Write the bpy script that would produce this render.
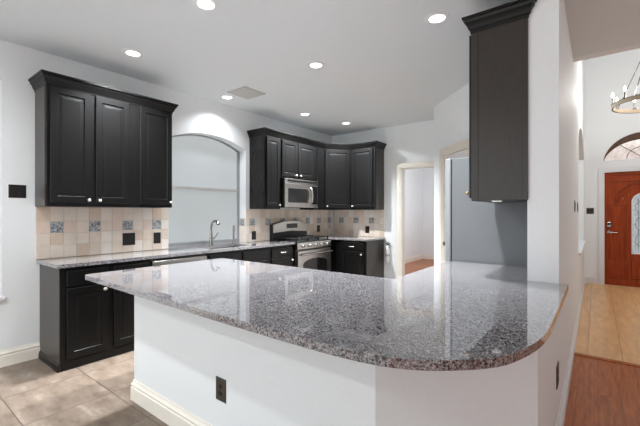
import bpy, math, random
from mathutils import Vector, Matrix
random.seed(7)
PI = math.pi
scene = bpy.context.scene
for o in list(bpy.data.objects):
    bpy.data.objects.remove(o)
COL = scene.collection

# ---------------------------------------------------------------- camera
cam_d = bpy.data.cameras.new('camera')
cam = bpy.data.objects.new('camera', cam_d)
COL.objects.link(cam)
cam.location = (0, 0, 1.35)
cam.rotation_euler = (PI / 2, 0, math.radians(37.61))
cam_d.sensor_fit = 'HORIZONTAL'
cam_d.sensor_width = 36
cam_d.lens = 36 * 358.25 / 640
cam_d.clip_start = 0.02
scene.camera = cam

# ---------------------------------------------------------------- world and exposure
W = bpy.data.worlds.new('world')
scene.world = W
W.use_nodes = True
bg = W.node_tree.nodes['Background']
bg.inputs[0].default_value = (0.93, 0.97, 1.0, 1)
bg.inputs[1].default_value = 1.55
# overcast sky above, brighter half added below the horizon to light the ceiling
_t = W.node_tree
_c = _t.nodes.new('ShaderNodeTexCoord'); _s = _t.nodes.new('ShaderNodeSeparateXYZ'); _r = _t.nodes.new('ShaderNodeValToRGB')
_m = _t.nodes.new('ShaderNodeMath'); _m.operation = 'MULTIPLY_ADD'; _m.inputs[1].default_value = .5; _m.inputs[2].default_value = .5
_t.links.new(_c.outputs['Generated'], _s.inputs[0]); _t.links.new(_s.outputs['Z'], _m.inputs[0]); _t.links.new(_m.outputs[0], _r.inputs[0])
_e = _r.color_ramp.elements
_e[0].position, _e[0].color = .49, (.975, .988, .978, 1)
_e[1].position, _e[1].color = .51, (.55, .60, .63, 1)
_t.links.new(_r.outputs[0], bg.inputs[0])
scene.view_settings.view_transform = 'Standard'
scene.view_settings.look = 'None'
scene.view_settings.gamma = 1
scene.view_settings.use_curve_mapping = False
scene.view_settings.exposure = 0.97
DOWNLIGHT_W = 31.0
FILL_W = 17.0
BACK_FILL_W = 15.0
CHANDELIER_W = 2.9
WINDOW_E = 0.22
scene.cycles.max_bounces = 10
scene.cycles.diffuse_bounces = 6
scene.cycles.glossy_bounces = 6
scene.cycles.sample_clamp_indirect = 8

# ---------------------------------------------------------------- materials
def srgb(r, g, b):
    def f(c):
        c /= 255
        return c / 12.92 if c <= .04045 else ((c + .055) / 1.055) ** 2.4
    return (f(r), f(g), f(b), 1)

class NT:
    def __init__(s, name):
        s.m = bpy.data.materials.new(name); s.m.use_nodes = True
        s.t = s.m.node_tree; s.b = s.t.nodes['Principled BSDF']
    def n(s, kind, **kw):
        nd = s.t.nodes.new(kind)
        for k, v in kw.items():
            if k in nd.inputs: nd.inputs[k].default_value = v
            else: setattr(nd, k, v)
        return nd
    def l(s, a, b): s.t.links.new(a, b)
    def coord(s, scale=(1, 1, 1), loc=(0, 0, 0), rot=(0, 0, 0)):
        c = s.n('ShaderNodeTexCoord'); mp = s.n('ShaderNodeMapping')
        mp.inputs['Scale'].default_value = scale; mp.inputs['Location'].default_value = loc; mp.inputs['Rotation'].default_value = rot
        s.l(c.outputs['Object'], mp.inputs['Vector']); return mp.outputs['Vector']
    def ramp(s, fac, stops, mode='LINEAR'):
        r = s.n('ShaderNodeValToRGB'); r.color_ramp.interpolation = mode
        e = r.color_ramp.elements
        e[0].position, e[0].color = stops[0]; e[1].position, e[1].color = stops[-1]
        for p, c in stops[1:-1]:
            x = e.new(p); x.color = c
        s.l(fac, r.inputs[0]); return r.outputs[0]
    def mix(s, fac, a, b, blend='MIX'):
        x = s.n('ShaderNodeMix', data_type='RGBA', blend_type=blend)
        for v, i in ((fac, 0), (a, 6), (b, 7)):
            if hasattr(v, 'is_output'): s.l(v, x.inputs[i])
            else: x.inputs[i].default_value = v
        return x.outputs[2]
    def bump(s, h, strength, dist=.01):
        b = s.n('ShaderNodeBump'); b.inputs['Strength'].default_value = strength; b.inputs['Distance'].default_value = dist
        s.l(h, b.inputs['Height']); s.l(b.outputs[0], s.b.inputs['Normal'])
    def noise(s, vec, scale, detail=3, rough=.5):
        x = s.n('ShaderNodeTexNoise'); x.inputs['Scale'].default_value = scale; x.inputs['Detail'].default_value = detail; x.inputs['Roughness'].default_value = rough
        s.l(vec, x.inputs['Vector']); return x.outputs['Fac']

def plain(name, col, rough=.5, metal=0, spec=.5, coat=0, nz=0.0, nscale=30, bump=0):
    k = NT(name)
    k.b.inputs['Roughness'].default_value = rough; k.b.inputs['Metallic'].default_value = metal
    k.b.inputs['Specular IOR Level'].default_value = spec; k.b.inputs['Coat Weight'].default_value = coat
    v = k.coord()
    f = k.noise(v, nscale)
    a = tuple(c * (1 - nz) for c in col[:3]) + (1,); b = tuple(min(1, c * (1 + nz)) for c in col[:3]) + (1,)
    k.l(k.ramp(f, [(.3, a), (.7, b)]), k.b.inputs['Base Color'])
    if bump: k.bump(f, bump, .004)
    return k.m

def emit(name, col, strength):
    k = NT(name)
    k.b.inputs['Base Color'].default_value = col
    k.b.inputs['Emission Color'].default_value = col
    k.b.inputs['Emission Strength'].default_value = strength
    return k.m

M = {}
M['wall'] = plain('wall_paint', srgb(236, 239, 241), .6, nz=.012, nscale=60, bump=.12, spec=.3)
M['ceiling'] = plain('ceiling_paint', srgb(224, 229, 232), .85, nz=.012, nscale=45, bump=.15, spec=.2)
M['cream'] = plain('cream_trim_paint', srgb(240, 234, 223), .4, nz=.01)
M['casing'] = plain('almond_casing_paint', srgb(228, 223, 212), .4, nz=.01)
M['white'] = plain('white_trim_paint', srgb(228, 229, 231), .4, nz=.01)
M['steel'] = plain('brushed_steel', srgb(186, 182, 178), .27, metal=1, nz=.05, nscale=14)
M['steel_dark'] = plain('dark_steel', srgb(96, 94, 92), .3, metal=1, nz=.05)
M['chrome'] = plain('satin_nickel', srgb(160, 158, 155), .22, metal=1)
M['nickel_knob'] = plain('pale_nickel_knob', srgb(232, 226, 212), .25, metal=.5)
M['brass'] = plain('antique_brass', srgb(196, 170, 122), .3, metal=1)
M['blackglass'] = plain('black_glass', srgb(22, 22, 23), .06, spec=.6)
M['black'] = plain('black_enamel', srgb(20, 20, 20), .35)
M['iron'] = plain('cast_iron', srgb(24, 24, 25), .6, bump=.1)
M['bronze'] = plain('oil_rubbed_bronze_plate', srgb(62, 54, 49), .4, nz=.06)
M['bronze_dark'] = plain('dark_bronze_socket', srgb(26, 22, 20), .35)
M['fridge'] = plain('grey_fridge_side', srgb(104, 106, 108), .55, nz=.015, nscale=4, spec=.4)
M['fridge_door'] = plain('fridge_door_steel', srgb(138, 140, 143), .5)
M['white_plastic'] = plain('white_plastic', srgb(232, 232, 232), .35)
M['red'] = plain('red_label', srgb(190, 40, 36), .4)
M['blade'] = plain('vent_paint', srgb(186, 185, 183), .5)
M['gasket'] = plain('dark_rubber', srgb(30, 31, 33), .7)
M['chandelier_wood'] = plain('pale_wood_band', srgb(150, 132, 108), .5, nz=.1, nscale=12)
M['lamp'] = emit('downlight_glow', (1, .985, .95, 1), 1.6)
M['bulb'] = emit('bulb_glow', (1, .95, .88, 1), 3)
M['soft_lamp'] = emit('puck_light_glow', (1, .98, .94, 1), .12)

def cabinet_material(name, c1, c2, rough):
    k = NT(name)
    v = k.coord((26, 26, 1.6))
    f = k.noise(v, 5, 5, .6)
    k.l(k.ramp(f, [(.25, c1), (.75, c2)]), k.b.inputs['Base Color'])
    k.b.inputs['Roughness'].default_value = rough
    k.b.inputs['Specular IOR Level'].default_value = .3
    k.bump(f, .015, .001)
    return k.m
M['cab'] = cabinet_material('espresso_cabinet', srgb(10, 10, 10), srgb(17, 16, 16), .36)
M['cab_side_lit'] = cabinet_material('espresso_side_lit', srgb(58, 54, 51), srgb(68, 63, 59), .3)  # paler than the fronts: reflected wall light put into the base colour
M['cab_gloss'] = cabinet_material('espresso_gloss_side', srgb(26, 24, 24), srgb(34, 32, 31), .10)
M['cab_in'] = plain('dark_cabinet_gap', srgb(14, 13, 13), .6)

def granite():
    k = NT('speckled_granite')
    v = k.coord()
    vo = k.n('ShaderNodeTexVoronoi', feature='F1'); vo.inputs['Scale'].default_value = 250
    k.l(v, vo.inputs['Vector'])
    sep = k.n('ShaderNodeSeparateColor'); k.l(vo.outputs['Color'], sep.inputs[0])
    base = k.ramp(sep.outputs[0], [(0, srgb(44, 42, 44)), (.12, srgb(88, 86, 90)), (.30, srgb(124, 123, 128)), (.55, srgb(150, 149, 154)), (.76, srgb(178, 177, 180)), (.91, srgb(150, 138, 130))], 'CONSTANT')
    vo2 = k.n('ShaderNodeTexVoronoi', feature='F1'); vo2.inputs['Scale'].default_value = 140
    k.l(v, vo2.inputs['Vector'])
    sep2 = k.n('ShaderNodeSeparateColor'); k.l(vo2.outputs['Color'], sep2.inputs[0])
    blot = k.ramp(sep2.outputs[1], [(0, (1, 1, 1, 1)), (.10, (0, 0, 0, 1))], 'CONSTANT')
    c = k.mix(blot, base, srgb(62, 57, 57))
    n = k.noise(v, 9, 2)
    c = k.mix(k.ramp(n, [(.3, (.0, .0, .0, 1)), (.7, (.16, .16, .16, 1))]), c, srgb(112, 104, 102))
    k.l(c, k.b.inputs['Base Color'])
    k.b.inputs['Roughness'].default_value = .045
    k.b.inputs['Specular IOR Level'].default_value = .5
    k.b.inputs['IOR'].default_value = 1.5
    k.b.inputs['Coat Weight'].default_value = .72; k.b.inputs['Coat IOR'].default_value = 2.0; k.b.inputs['Coat Roughness'].default_value = .02
    return k.m
M['granite'] = granite()

def floor_tiles(name, w, h, offs, cols, grout, mortar, loc, rough, streak=(1, 1, 1), rot=0):
    k = NT(name)
    v = k.coord((1, 1, 1), loc, (0, 0, rot))
    br = k.n('ShaderNodeTexBrick'); br.offset = offs; br.squash = 1
    br.inputs['Scale'].default_value = 1; br.inputs['Mortar Size'].default_value = mortar
    br.inputs['Mortar Smooth'].default_value = .1; br.inputs['Brick Width'].default_value = w; br.inputs['Row Height'].default_value = h
    br.inputs['Color1'].default_value = (0, 0, 0, 1); br.inputs['Color2'].default_value = (1, 1, 1, 1); br.inputs['Mortar'].default_value = (.5, .5, .5, 1)
    k.l(v, br.inputs['Vector'])
    v2 = k.coord(streak, (0, 0, 0), (0, 0, rot))
    add = k.n('ShaderNodeVectorMath', operation='ADD'); sc = k.n('ShaderNodeVectorMath', operation='SCALE'); sc.inputs['Scale'].default_value = 7
    k.l(br.outputs['Color'], sc.inputs[0]); k.l(v2, add.inputs[0]); k.l(sc.outputs[0], add.inputs[1])
    f = k.noise(add.outputs[0], 3.2, 8, .62)
    c = k.ramp(f, [(.28, cols[0]), (.45, cols[1]), (.6, cols[2]), (.75, cols[3])])
    tone = k.ramp(br.outputs['Color'], [(0, (.93, .93, .93, 1)), (1, (1.0, 1.0, 1.0, 1))])
    c = k.mix(1.0, c, tone, 'MULTIPLY')
    c = k.mix(br.outputs['Fac'], c, grout)
    k.l(c, k.b.inputs['Base Color'])
    k.b.inputs['Roughness'].default_value = rough
    k.b.inputs['Specular IOR Level'].default_value = .25 if 'hardwood' in name else .5
    inv = k.n('ShaderNodeMath', operation='SUBTRACT'); inv.inputs[0].default_value = 1
    k.l(br.outputs['Fac'], inv.inputs[1]); k.bump(inv.outputs[0], .25, .003)
    return k.m
M['floor'] = floor_tiles('travertine_floor_tile', .53, .53, 0, [srgb(98, 84, 73), srgb(122, 107, 94), srgb(134, 119, 106), srgb(160, 146, 134)], srgb(80, 69, 60), .0035, (2.88, -1.18, 0), .42, (1.6, 3.6, 1))
M['entry'] = floor_tiles('wood_look_entry_tile', .56, .26, .5, [srgb(216, 164, 112), srgb(230, 180, 126), srgb(240, 192, 138), srgb(246, 206, 154)], srgb(168, 126, 90), .0025, (0, .065, 0), .3, (5, .7, 1), PI / 2)
M['wood'] = floor_tiles('red_brown_hardwood', 1.3, .125, .37, [srgb(138, 70, 30), srgb(168, 92, 42), srgb(184, 106, 52), srgb(204, 126, 68)], srgb(104, 54, 28), .0009, (0.3, -.01, 0), .3, (12, 1.2, 1), PI / 2)
M['wood_back'] = floor_tiles('orange_brown_hardwood', 1.3, .125, .37, [srgb(160, 98, 62), srgb(180, 114, 74), srgb(190, 124, 84), srgb(200, 136, 96)], srgb(120, 70, 44), .0018, (0, 0, 0), .35, (1.2, 12, 1))

def tile(name, col, nz=.05, scale=14):
    k = NT(name)
    v = k.coord(); f = k.noise(v, scale, 6, .65)
    a = tuple(c * (1 - nz) for c in col[:3]) + (1,); b = tuple(min(1, c * (1 + nz)) for c in col[:3]) + (1,)
    k.l(k.ramp(f, [(.3, a), (.7, b)]), k.b.inputs['Base Color'])
    k.b.inputs['Roughness'].default_value = .45
    return k.m
TILES = [tile('tumbled_stone_sand', srgb(224, 211, 197)), tile('tumbled_stone_beige', srgb(220, 204, 188)), tile('tumbled_stone_tan', srgb(210, 190, 171)),
         tile('tumbled_stone_rose', srgb(220, 200, 185)), tile('tumbled_stone_pale', srgb(230, 221, 211))]
def accent():
    k = NT('slate_mosaic_accent')
    v = k.coord(); vo = k.n('ShaderNodeTexVoronoi'); vo.inputs['Scale'].default_value = 90
    k.l(v, vo.inputs['Vector']); s = k.n('ShaderNodeSeparateColor'); k.l(vo.outputs['Color'], s.inputs[0])
    k.l(k.ramp(s.outputs[0], [(0, srgb(104, 108, 114)), (.3, srgb(142, 146, 151)), (.6, srgb(172, 173, 174)), (.85, srgb(198, 194, 190))], 'CONSTANT'), k.b.inputs['Base Color'])
    k.b.inputs['Roughness'].default_value = .4
    return k.m
TILES.append(accent())
TILES.append(tile('tile_grout', srgb(212, 202, 190), .02))

def door_wood():
    k = NT('mahogany_stained_door')
    v = k.coord((14, 14, 1)); f = k.noise(v, 3, 6, .6)
    k.l(k.ramp(f, [(.25, srgb(128, 50, 22)), (.5, srgb(150, 64, 32)), (.75, srgb(166, 78, 42))]), k.b.inputs['Base Color'])
    k.b.inputs['Roughness'].default_value = .45; k.b.inputs['Specular IOR Level'].default_value = .12
    return k.m
M['door'] = door_wood()
M['door_groove'] = plain('mahogany_groove_shade', srgb(98, 40, 20), .5, nz=.1)  # darker tone for the shade painted into the front door's grooves

def pane(name, top, bot, z0, z1, strength):
    """daylit translucent shade/glass behind a window: its own glow"""
    k = NT(name)
    k.b.inputs['Base Color'].default_value = (.16, .17, .18, 1)
    k.b.inputs['Roughness'].default_value = .25
    v = k.coord(); s = k.n('ShaderNodeSeparateXYZ'); k.l(v, s.inputs[0])
    r = k.n('ShaderNodeMapRange'); r.inputs[1].default_value = z0; r.inputs[2].default_value = z1
    k.l(s.outputs['Z'], r.inputs[0])
    c = k.ramp(r.outputs[0], [(0, bot), (1, top)])
    k.l(c, k.b.inputs['Emission Color']); k.b.inputs['Emission Strength'].default_value = strength
    return k.m
M['pane_upper'] = pane('daylit_frosted_glass', (.93, .98, .99, 1), (.90, .95, .96, 1), 1.6, 2.4, WINDOW_E)
M['pane_lower'] = pane('daylit_roller_shade', (.81, .86, .86, 1), (.81, .86, .86, 1), .9, 1.6, WINDOW_E)

def leaded(name, outside):
    k = NT(name)
    v = k.coord()
    f = k.noise(v, 26, 4, .7)
    c = k.ramp(f, outside)
    k.b.inputs['Base Color'].default_value = (.2, .2, .2, 1); k.b.inputs['Roughness'].default_value = .15
    k.l(c, k.b.inputs['Emission Color']); k.b.inputs['Emission Strength'].default_value = .42
    return k.m
M['door_glass'] = leaded('bevelled_door_glass', [(.3, srgb(96, 108, 116)), (.5, srgb(158, 170, 176)), (.7, srgb(214, 222, 224))])
M['transom_glass'] = leaded('textured_transom_glass', [(.3, srgb(176, 150, 140)), (.5, srgb(222, 206, 198)), (.7, srgb(240, 232, 228))])
M['porch'] = plain('brown_porch_soffit', srgb(84, 60, 44), .7, nz=.15, nscale=20)
M['came'] = plain('dark_lead_came', srgb(110, 92, 76), .4, metal=.5)

# ---------------------------------------------------------------- mesh builder
class MB:
    def __init__(s): s.v = []; s.f = []; s.m = []; s.mi = 0
    def add(s, vs, fs):
        b = len(s.v); s.v += [tuple(p) for p in vs]
        for f in fs: s.f.append([b + i for i in f]); s.m.append(s.mi)
        return s
    def box(s, x0, x1, y0, y1, z0, z1):
        v = [(x, y, z) for x in (x0, x1) for y in (y0, y1) for z in (z0, z1)]
        return s.add(v, [(0, 1, 3, 2), (4, 6, 7, 5), (0, 4, 5, 1), (2, 3, 7, 6), (0, 2, 6, 4), (1, 5, 7, 3)])
    def loft(s, rings, cap0=True, cap1=True, close=False):
        n = len(rings[0]); b = len(s.v); vs = [p for r in rings for p in r]; fs = []
        for i in range(len(rings) - (0 if close else 1)):
            for j in range(n):
                a, c = i * n, ((i + 1) % len(rings)) * n
                fs.append((a + j, a + (j + 1) % n, c + (j + 1) % n, c + j))
        if not close:
            if cap0: fs.append(tuple(reversed(range(n))))
            if cap1: fs.append(tuple((len(rings) - 1) * n + j for j in range(n)))
        return s.add(vs, fs)
    def prism(s, poly, a, b, axis='z'):
        def p(u, v, w): return {'z': (u, v, w), 'y': (u, w, v), 'x': (w, u, v)}[axis]
        return s.loft([[p(u, v, a) for u, v in poly], [p(u, v, b) for u, v in poly]])
    def tube(s, path, r, n=10, rs=None):
        path = [Vector(p) for p in path]; rings = []
        for i, p in enumerate(path):
            t = (path[min(i + 1, len(path) - 1)] - path[max(i - 1, 0)]).normalized()
            u = t.orthogonal().normalized() if i == 0 else (u - t * u.dot(t)).normalized()
            w = t.cross(u); rr = rs[i] if rs else r
            rings.append([p + u * math.cos(2 * PI * k / n) * rr + w * math.sin(2 * PI * k / n) * rr for k in range(n)])
        return s.loft(rings)
    def lathe(s, prof, c=(0, 0, 0), axis='z', n=20):
        rings = []
        for r, h in prof:
            ring = []
            for k in range(n):
                a = 2 * PI * k / n; x, y = max(r, 1e-4) * math.cos(a), max(r, 1e-4) * math.sin(a)
                q = {'z': (x, y, h), '-y': (x, -h, y), '-z': (x, -y, -h), 'x': (h, x, y)}[axis]
                ring.append((q[0] + c[0], q[1] + c[1], q[2] + c[2]))
            rings.append(ring)
        return s.loft(rings)
    def sweep(s, path, prof, closed=False):
        """path: 2D points; prof: (out, z) with out to the right-hand side of travel"""
        n = len(path); P = [Vector(p) for p in path]; rings = []
        for i in range(n):
            d0 = (P[i] - P[i - 1]).normalized() if (i or closed) else None
            d1 = (P[(i + 1) % n] - P[i]).normalized() if (i < n - 1 or closed) else None
            d0 = d0 or d1; d1 = d1 or d0
            n0 = Vector((d0.y, -d0.x)); n1 = Vector((d1.y, -d1.x))
            mit = (n0 + n1).normalized(); k = 1 / max(.3, mit.dot(n0))
            rings.append([(P[i].x + mit.x * o * k, P[i].y + mit.y * o * k, z) for o, z in prof])
        return s.loft(rings, close=closed)
    def build(s, name, mats, parent=None, bevel=0, smooth=None, seg=2):
        me = bpy.data.meshes.new(name)
        me.from_pydata(s.v, [], s.f)
        for m in (mats if isinstance(mats, (list, tuple)) else [mats]): me.materials.append(m)
        me.polygons.foreach_set('material_index', s.m)
        import bmesh
        bm = bmesh.new(); bm.from_mesh(me); bmesh.ops.recalc_face_normals(bm, faces=bm.faces); bm.to_mesh(me); bm.free()
        if smooth is not None:
            me.polygons.foreach_set('use_smooth', [True] * len(me.polygons)); me.set_sharp_from_angle(angle=math.radians(smooth))
        me.update()
        o = bpy.data.objects.new(name, me); COL.objects.link(o)
        if parent: o.parent = parent
        if bevel:
            b = o.modifiers.new('bevel', 'BEVEL'); b.width = bevel; b.segments = seg; b.limit_method = 'ANGLE'; b.angle_limit = math.radians(40)
        return o

def tag(o, label, cat, group=None):
    o['label'] = label; o['category'] = cat
    if group: o['group'] = group
    return o
def thing(name, label, cat, loc=(0, 0, 0), rz=0, group=None):
    o = bpy.data.objects.new(name, None); COL.objects.link(o); o.empty_display_size = .1
    o.location = loc; o.rotation_euler = (0, 0, math.radians(rz))
    return tag(o, label, cat, group)
def struct(o): o['kind'] = 'structure'; return o
def structure_empty(name, loc=(0, 0, 0), rz=0):
    o = bpy.data.objects.new(name, None); COL.objects.link(o); o.location = loc; o.rotation_euler = (0, 0, math.radians(rz)); o['kind'] = 'structure'
    return o

H = 2.87          # ceiling height
XW = -4.13        # window wall
YB = 5.76         # back wall
# ================================================================ structure
def slab(name, mat, polys, z0, z1):
    b = MB()
    for p in polys: b.prism(p, z0, z1)
    return struct(b.build(name, mat))
def R(x0, x1, y0, y1): return [(x0, y0), (x1, y0), (x1, y1), (x0, y1)]
slab('floor', M['floor'], [R(XW - .2, -.27, -4.5, YB + .06)], -.1, 0)
slab('floor_hardwood', M['wood'], [R(-.27, 3.2, -4.5, 4.2)], -.1, 0)
slab('floor_entry', M['entry'], [R(-.27, 3.2, 4.2, 8.9), R(-1.9, -.27, YB + .06, 8.9)], -.1, 0)
slab('floor_back_room', M['wood_back'], [R(-5.2, -1.9, YB + .06, 10.5)], -.1, 0)
b = MB().prism([(4.17, 0), (4.245, 0), (4.235, .009), (4.18, .009)], -.165, 3.2, 'x')
struct(b.build('trim_threshold', M['wood']))
slab('ceiling', M['ceiling'], [[(XW - .2, -4.5), (3.2, -4.5), (3.2, 4.3), (-.26, 4.3), (-.26, YB + .12), (XW - .2, YB + .12)]], H, H + .25)
slab('ceiling_back_room', M['ceiling'], [R(-5.2, -1.9, YB + .12, 10.5)], H, H + .2)
slab('ceiling_entry', M['ceiling'], [R(-1.9, 3.2, 4.1, 8.9)], 5.2, 5.4)

def arch_pts(y0, y1, zs, rise, n=16):
    hw = (y1 - y0) / 2; Rr = (hw * hw + rise * rise) / (2 * rise); cy = (y0 + y1) / 2; cz = zs + rise - Rr
    a = math.asin(hw / Rr)
    return [(cy + Rr * math.sin(-a + 2 * a * k / n), cz + Rr * math.cos(-a + 2 * a * k / n)) for k in range(n + 1)]

# window wall: arched kitchen opening and a second tall opening nearer the camera
WY0, WY1, WZ0, WZS, WR = 2.33, 3.55, .915, 2.275, .14
def above_arch(b, pts, ztop, x0, x1):
    for (ya, za), (yb, zb) in zip(pts, pts[1:]):
        b.prism([(ya, za), (yb, zb), (yb, ztop), (ya, ztop)], x0, x1, 'x')
b = MB()
xa, xb = XW - .2, XW
b.box(xa, xb, -1.1, -.75, 0, H); b.box(xa, xb, -4.5, -1.1, 0, .3); b.box(xa, xb, -4.5, -1.1, 2.6, H); b.box(xa, xb, -.75, .785, 0, .61); b.box(xa, xb, -.75, .785, 2.52, H)
b.box(xa, xb, .785, WY0, 0, H); b.box(xa, xb, WY0, WY1, 0, WZ0 - .032); b.box(xa, xb, WY1, YB + .12, 0, H)
AP = arch_pts(WY0, WY1, WZS, WR)
above_arch(b, AP, H, xa, xb)
struct(b.build('wall_left', M['wall']))
# back wall with a doorway
b = MB()
DX0, DX1, DZ = -2.67, -1.9, 2.125
b.box(XW - .2, DX0, YB, YB + .12, 0, H); b.box(DX1, -.345, YB, YB + .12, 0, H); b.box(DX0, DX1, YB, YB + .12, DZ, H)
struct(b.build('wall_back', M['wall']))
struct(MB().box(-1.83, -1.71, 5.045, YB, 0, H).build('wall_return', M['wall']))
# angled pantry wall (45 degrees)
AW = structure_empty('wall_angled', (-1.83, 5.04, 0), -45)
PL = 1.03; P0, P1, PZ = .285, .895, 2.14
b = MB(); b.box(0, P0, 0, .11, 0, H); b.box(P1, PL, 0, .11, 0, H); b.box(P0, P1, 0, .11, PZ, H)
b.build('wall_surface', M['wall'], AW)
struct(MB().box(-1.11, -.35, 4.31, 4.42, 0, H).build('wall_alcove', M['wall']))
# wall between kitchen and hall, ending in the column at the bar
NY0, NY1, NZ0, NZS = 5.75, 8.35, .80, 2.35
b = MB()
b.box(-.35, -.18, 2.64, NY0, 0, H); b.box(-.35, -.18, NY0, NY1, 0, NZ0); b.box(-.35, -.18, NY1, 8.65, 0, 5.2)
b.box(-.35, -.18, 4.3, NY0, H, 5.2)
NP = arch_pts(NY0, NY1, NZS, .3)
above_arch(b, NP, 5.2, -.35, -.18)
struct(b.build('wall_right', M['wall']))
struct(MB().box(-.38, -.15, NY0, NY1, NZ0, NZ0 + .03).build('trim_ledge', M['white'], bevel=.006))
# upper entry wall above the hall ceiling, entry end wall, far right wall
struct(MB().box(-.19, 3.2, 4.3, 4.42, H, 5.2).build('wall_header', M['wall']))
TX0, TX1, TZ0, TR = .095, 1.245, 2.325, .50
b = MB()
EX0, EX1, EZ = .125, 1.215, 2.115
b.box(-1.9, TX0, 8.65, 8.85, 0, 5.2); b.box(TX1, 3.2, 8.65, 8.85, 0, 5.2)
b.box(TX0, EX0, 8.65, 8.85, 0, TZ0); b.box(EX1, TX1, 8.65, 8.85, 0, TZ0); b.box(EX0, EX1, 8.65, 8.85, EZ, TZ0)
TP = arch_pts(TX0, TX1, TZ0, TR, 24)
for (ua, za), (ub, zb) in zip(TP, TP[1:]):
    b.prism([(ua, za), (ub, zb), (ub, 5.2), (ua, 5.2)], 8.65, 8.85, 'y')
struct(b.build('wall_entry', M['wall']))
RY0, RY1 = 3.75, 4.1      # unseen opening added in the far right wall to light the hall
struct(MB().box(3.08, 3.2, -1.2, RY0, 0, H).box(3.08, 3.2, -4.5, -2.9, 0, H).box(3.08, 3.2, -2.9, -1.2, 0, .15).box(3.08, 3.2, -2.9, -1.2, 2.6, H).box(3.08, 3.2, RY0, RY1, 0, .15).box(3.08, 3.2, RY0, RY1, 2.6, H).box(3.08, 3.2, RY1, 8.85, 0, 5.2).build('wall_far_right', M['wall']))  # rear opening in this wall also added, to light the left wall
struct(MB().box(.2, 3.08, -4.5, -4.38, 0, H).build('wall_behind', M['wall']))
b = MB(); b.box(-4.15, -4.05, YB + .12, 10.3, 0, H); struct(b.build('wall_back_room_left', M['wall']))
b = MB(); b.box(-4.15, -1.9, 10.22, 10.34, 0, H); struct(b.build('wall_back_room_end', M['wall']))
b = MB(); b.box(-1.95, -1.83, YB + .12, 10.3, 0, H); struct(b.build('wall_back_room_right', M['wall']))

# half wall under the bar
HWP = [(-2.65, 1.235), (-.68, 1.235), (-.18, 1.625), (-.18, 2.645), (-.34, 2.645), (-.34, 1.70), (-.735, 1.355), (-2.65, 1.355)]
struct(MB().prism(HWP, 0, .882).build('wall_bar', M['wall']))

BASE = [(0, 0), (.018, 0), (.018, .092), (.012, .098), (.012, .104), (.017, .110), (.017, .116), (.010, .124), (.005, .136), (.004, .145), (0, .145)]
def baseboard(name, path, mat):
    return struct(MB().sweep(path, BASE).build(name, mat, smooth=30))
baseboard('baseboard_bar', [(-2.65, 1.355), (-2.65, 1.235), (-.68, 1.235), (-.18, 1.625), (-.18, 8.65)][::-1], M['cream']) if False else None
b = MB().sweep([(-2.65, 1.36), (-2.65, 1.235), (-.68, 1.235), (-.18, 1.625)], [(o, z) for o, z in BASE]); struct(b.build('baseboard_bar', M['cream'], smooth=30))
b = MB().sweep([(-.18, 1.625), (-.18, 8.65)], BASE); struct(b.build('baseboard_right', M['white'], smooth=30))
b = MB().sweep([(XW, -4.4), (XW, 1.055)], BASE); struct(b.build('baseboard_left', M['cream'], smooth=30))
b = MB().sweep([(-.165, 8.65), (.03, 8.65)], BASE); struct(b.build('baseboard_entry', M['white'], smooth=30))
b = MB().sweep([(-4.05, YB + .12), (-4.05, 10.22), (-1.95, 10.22)], BASE); struct(b.build('baseboard_back_room', M['cream'], smooth=30))
b = MB().sweep([(-2.985, YB), (-2.75, YB)], BASE); struct(b.build('baseboard_back', M['cream'], smooth=30))
b = MB().sweep([(-1.83, 5.04), (-1.83 + .17 * .7071, 5.04 - .17 * .7071)], BASE); struct(b.build('baseboard_angled', M['cream'], smooth=30))

CAS = [(0, 0), (.075, 0), (.075, .018), (.06, .022), (.03, .016), (.008, .012), (0, .008)]
def casing(b, x0, x1, zt, y, w=.075):
    """flat casing with a stepped face round an opening; front faces -y"""
    for (t, d) in ((0, .014), (.022, .020)):
        b.box(x0 - w, x0 - t, y - d, y, 0, zt + w); b.box(x1 + t, x1 + w, y - d, y, 0, zt + w); b.box(x0 - t, x1 + t, y - d, y, zt + t, zt + w)
b = MB(); casing(b, DX0, DX1, DZ, YB, .08)
b.box(DX0, DX0 + .018, YB, YB + .12, 0, DZ); b.box(DX1 - .018, DX1, YB, YB + .12, 0, DZ); b.box(DX0, DX1, YB, YB + .12, DZ - .018, DZ)
struct(b.build('trim_doorway', M['casing']))
b = MB(); casing(b, P0, P1, PZ, 0, .08)
b.box(P0, P0 + .018, 0, .11, 0, PZ); b.box(P1 - .018, P1, 0, .11, 0, PZ); b.box(P0, P1, 0, .11, PZ - .018, PZ)
b.build('door_casing', M['casing'], AW)

# ---------------------------------------------------------------- ring-lofted raised panel
def panel(b, x0, x1, z0, z1, y, t=.02, frame=.058, raised=True):
    """raised-panel slab, back on plane y, face towards -y"""
    steps = [(0, 0), (0, t - .004), (.004, t)]
    if raised: steps += [(frame - .004, t), (frame, t - .006), (frame + .001, t - .008), (frame + .012, t - .008), (frame + .034, t - .005), (frame + .036, t - .005)]
    else: steps += [(.012, t)]
    b.loft([[(x0 + i, y - d, z0 + i), (x1 - i, y - d, z0 + i), (x1 - i, y - d, z1 - i), (x0 + i, y - d, z1 - i)] for i, d in steps])
def knob(parent, x, y, z, mat=None, r=.015):
    b = MB().lathe([(.006, 0), (.0055, .012), (.008, .016), (r, .020), (r, .026), (r * .8, .031), (.001, .033)], (x, y, z), '-y', 16)
    return b.build('knob', mat or M['nickel_knob'], parent, smooth=40)
def pull(parent, x, y, z):
    b = MB().tube([(x - .04, y, z), (x - .04, y - .022, z), (x - .02, y - .028, z), (x + .02, y - .028, z), (x + .04, y - .022, z), (x + .04, y, z)], .0055, 8)
    return b.build('drawer_pull', M['nickel_knob'], parent, smooth=40)
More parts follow.
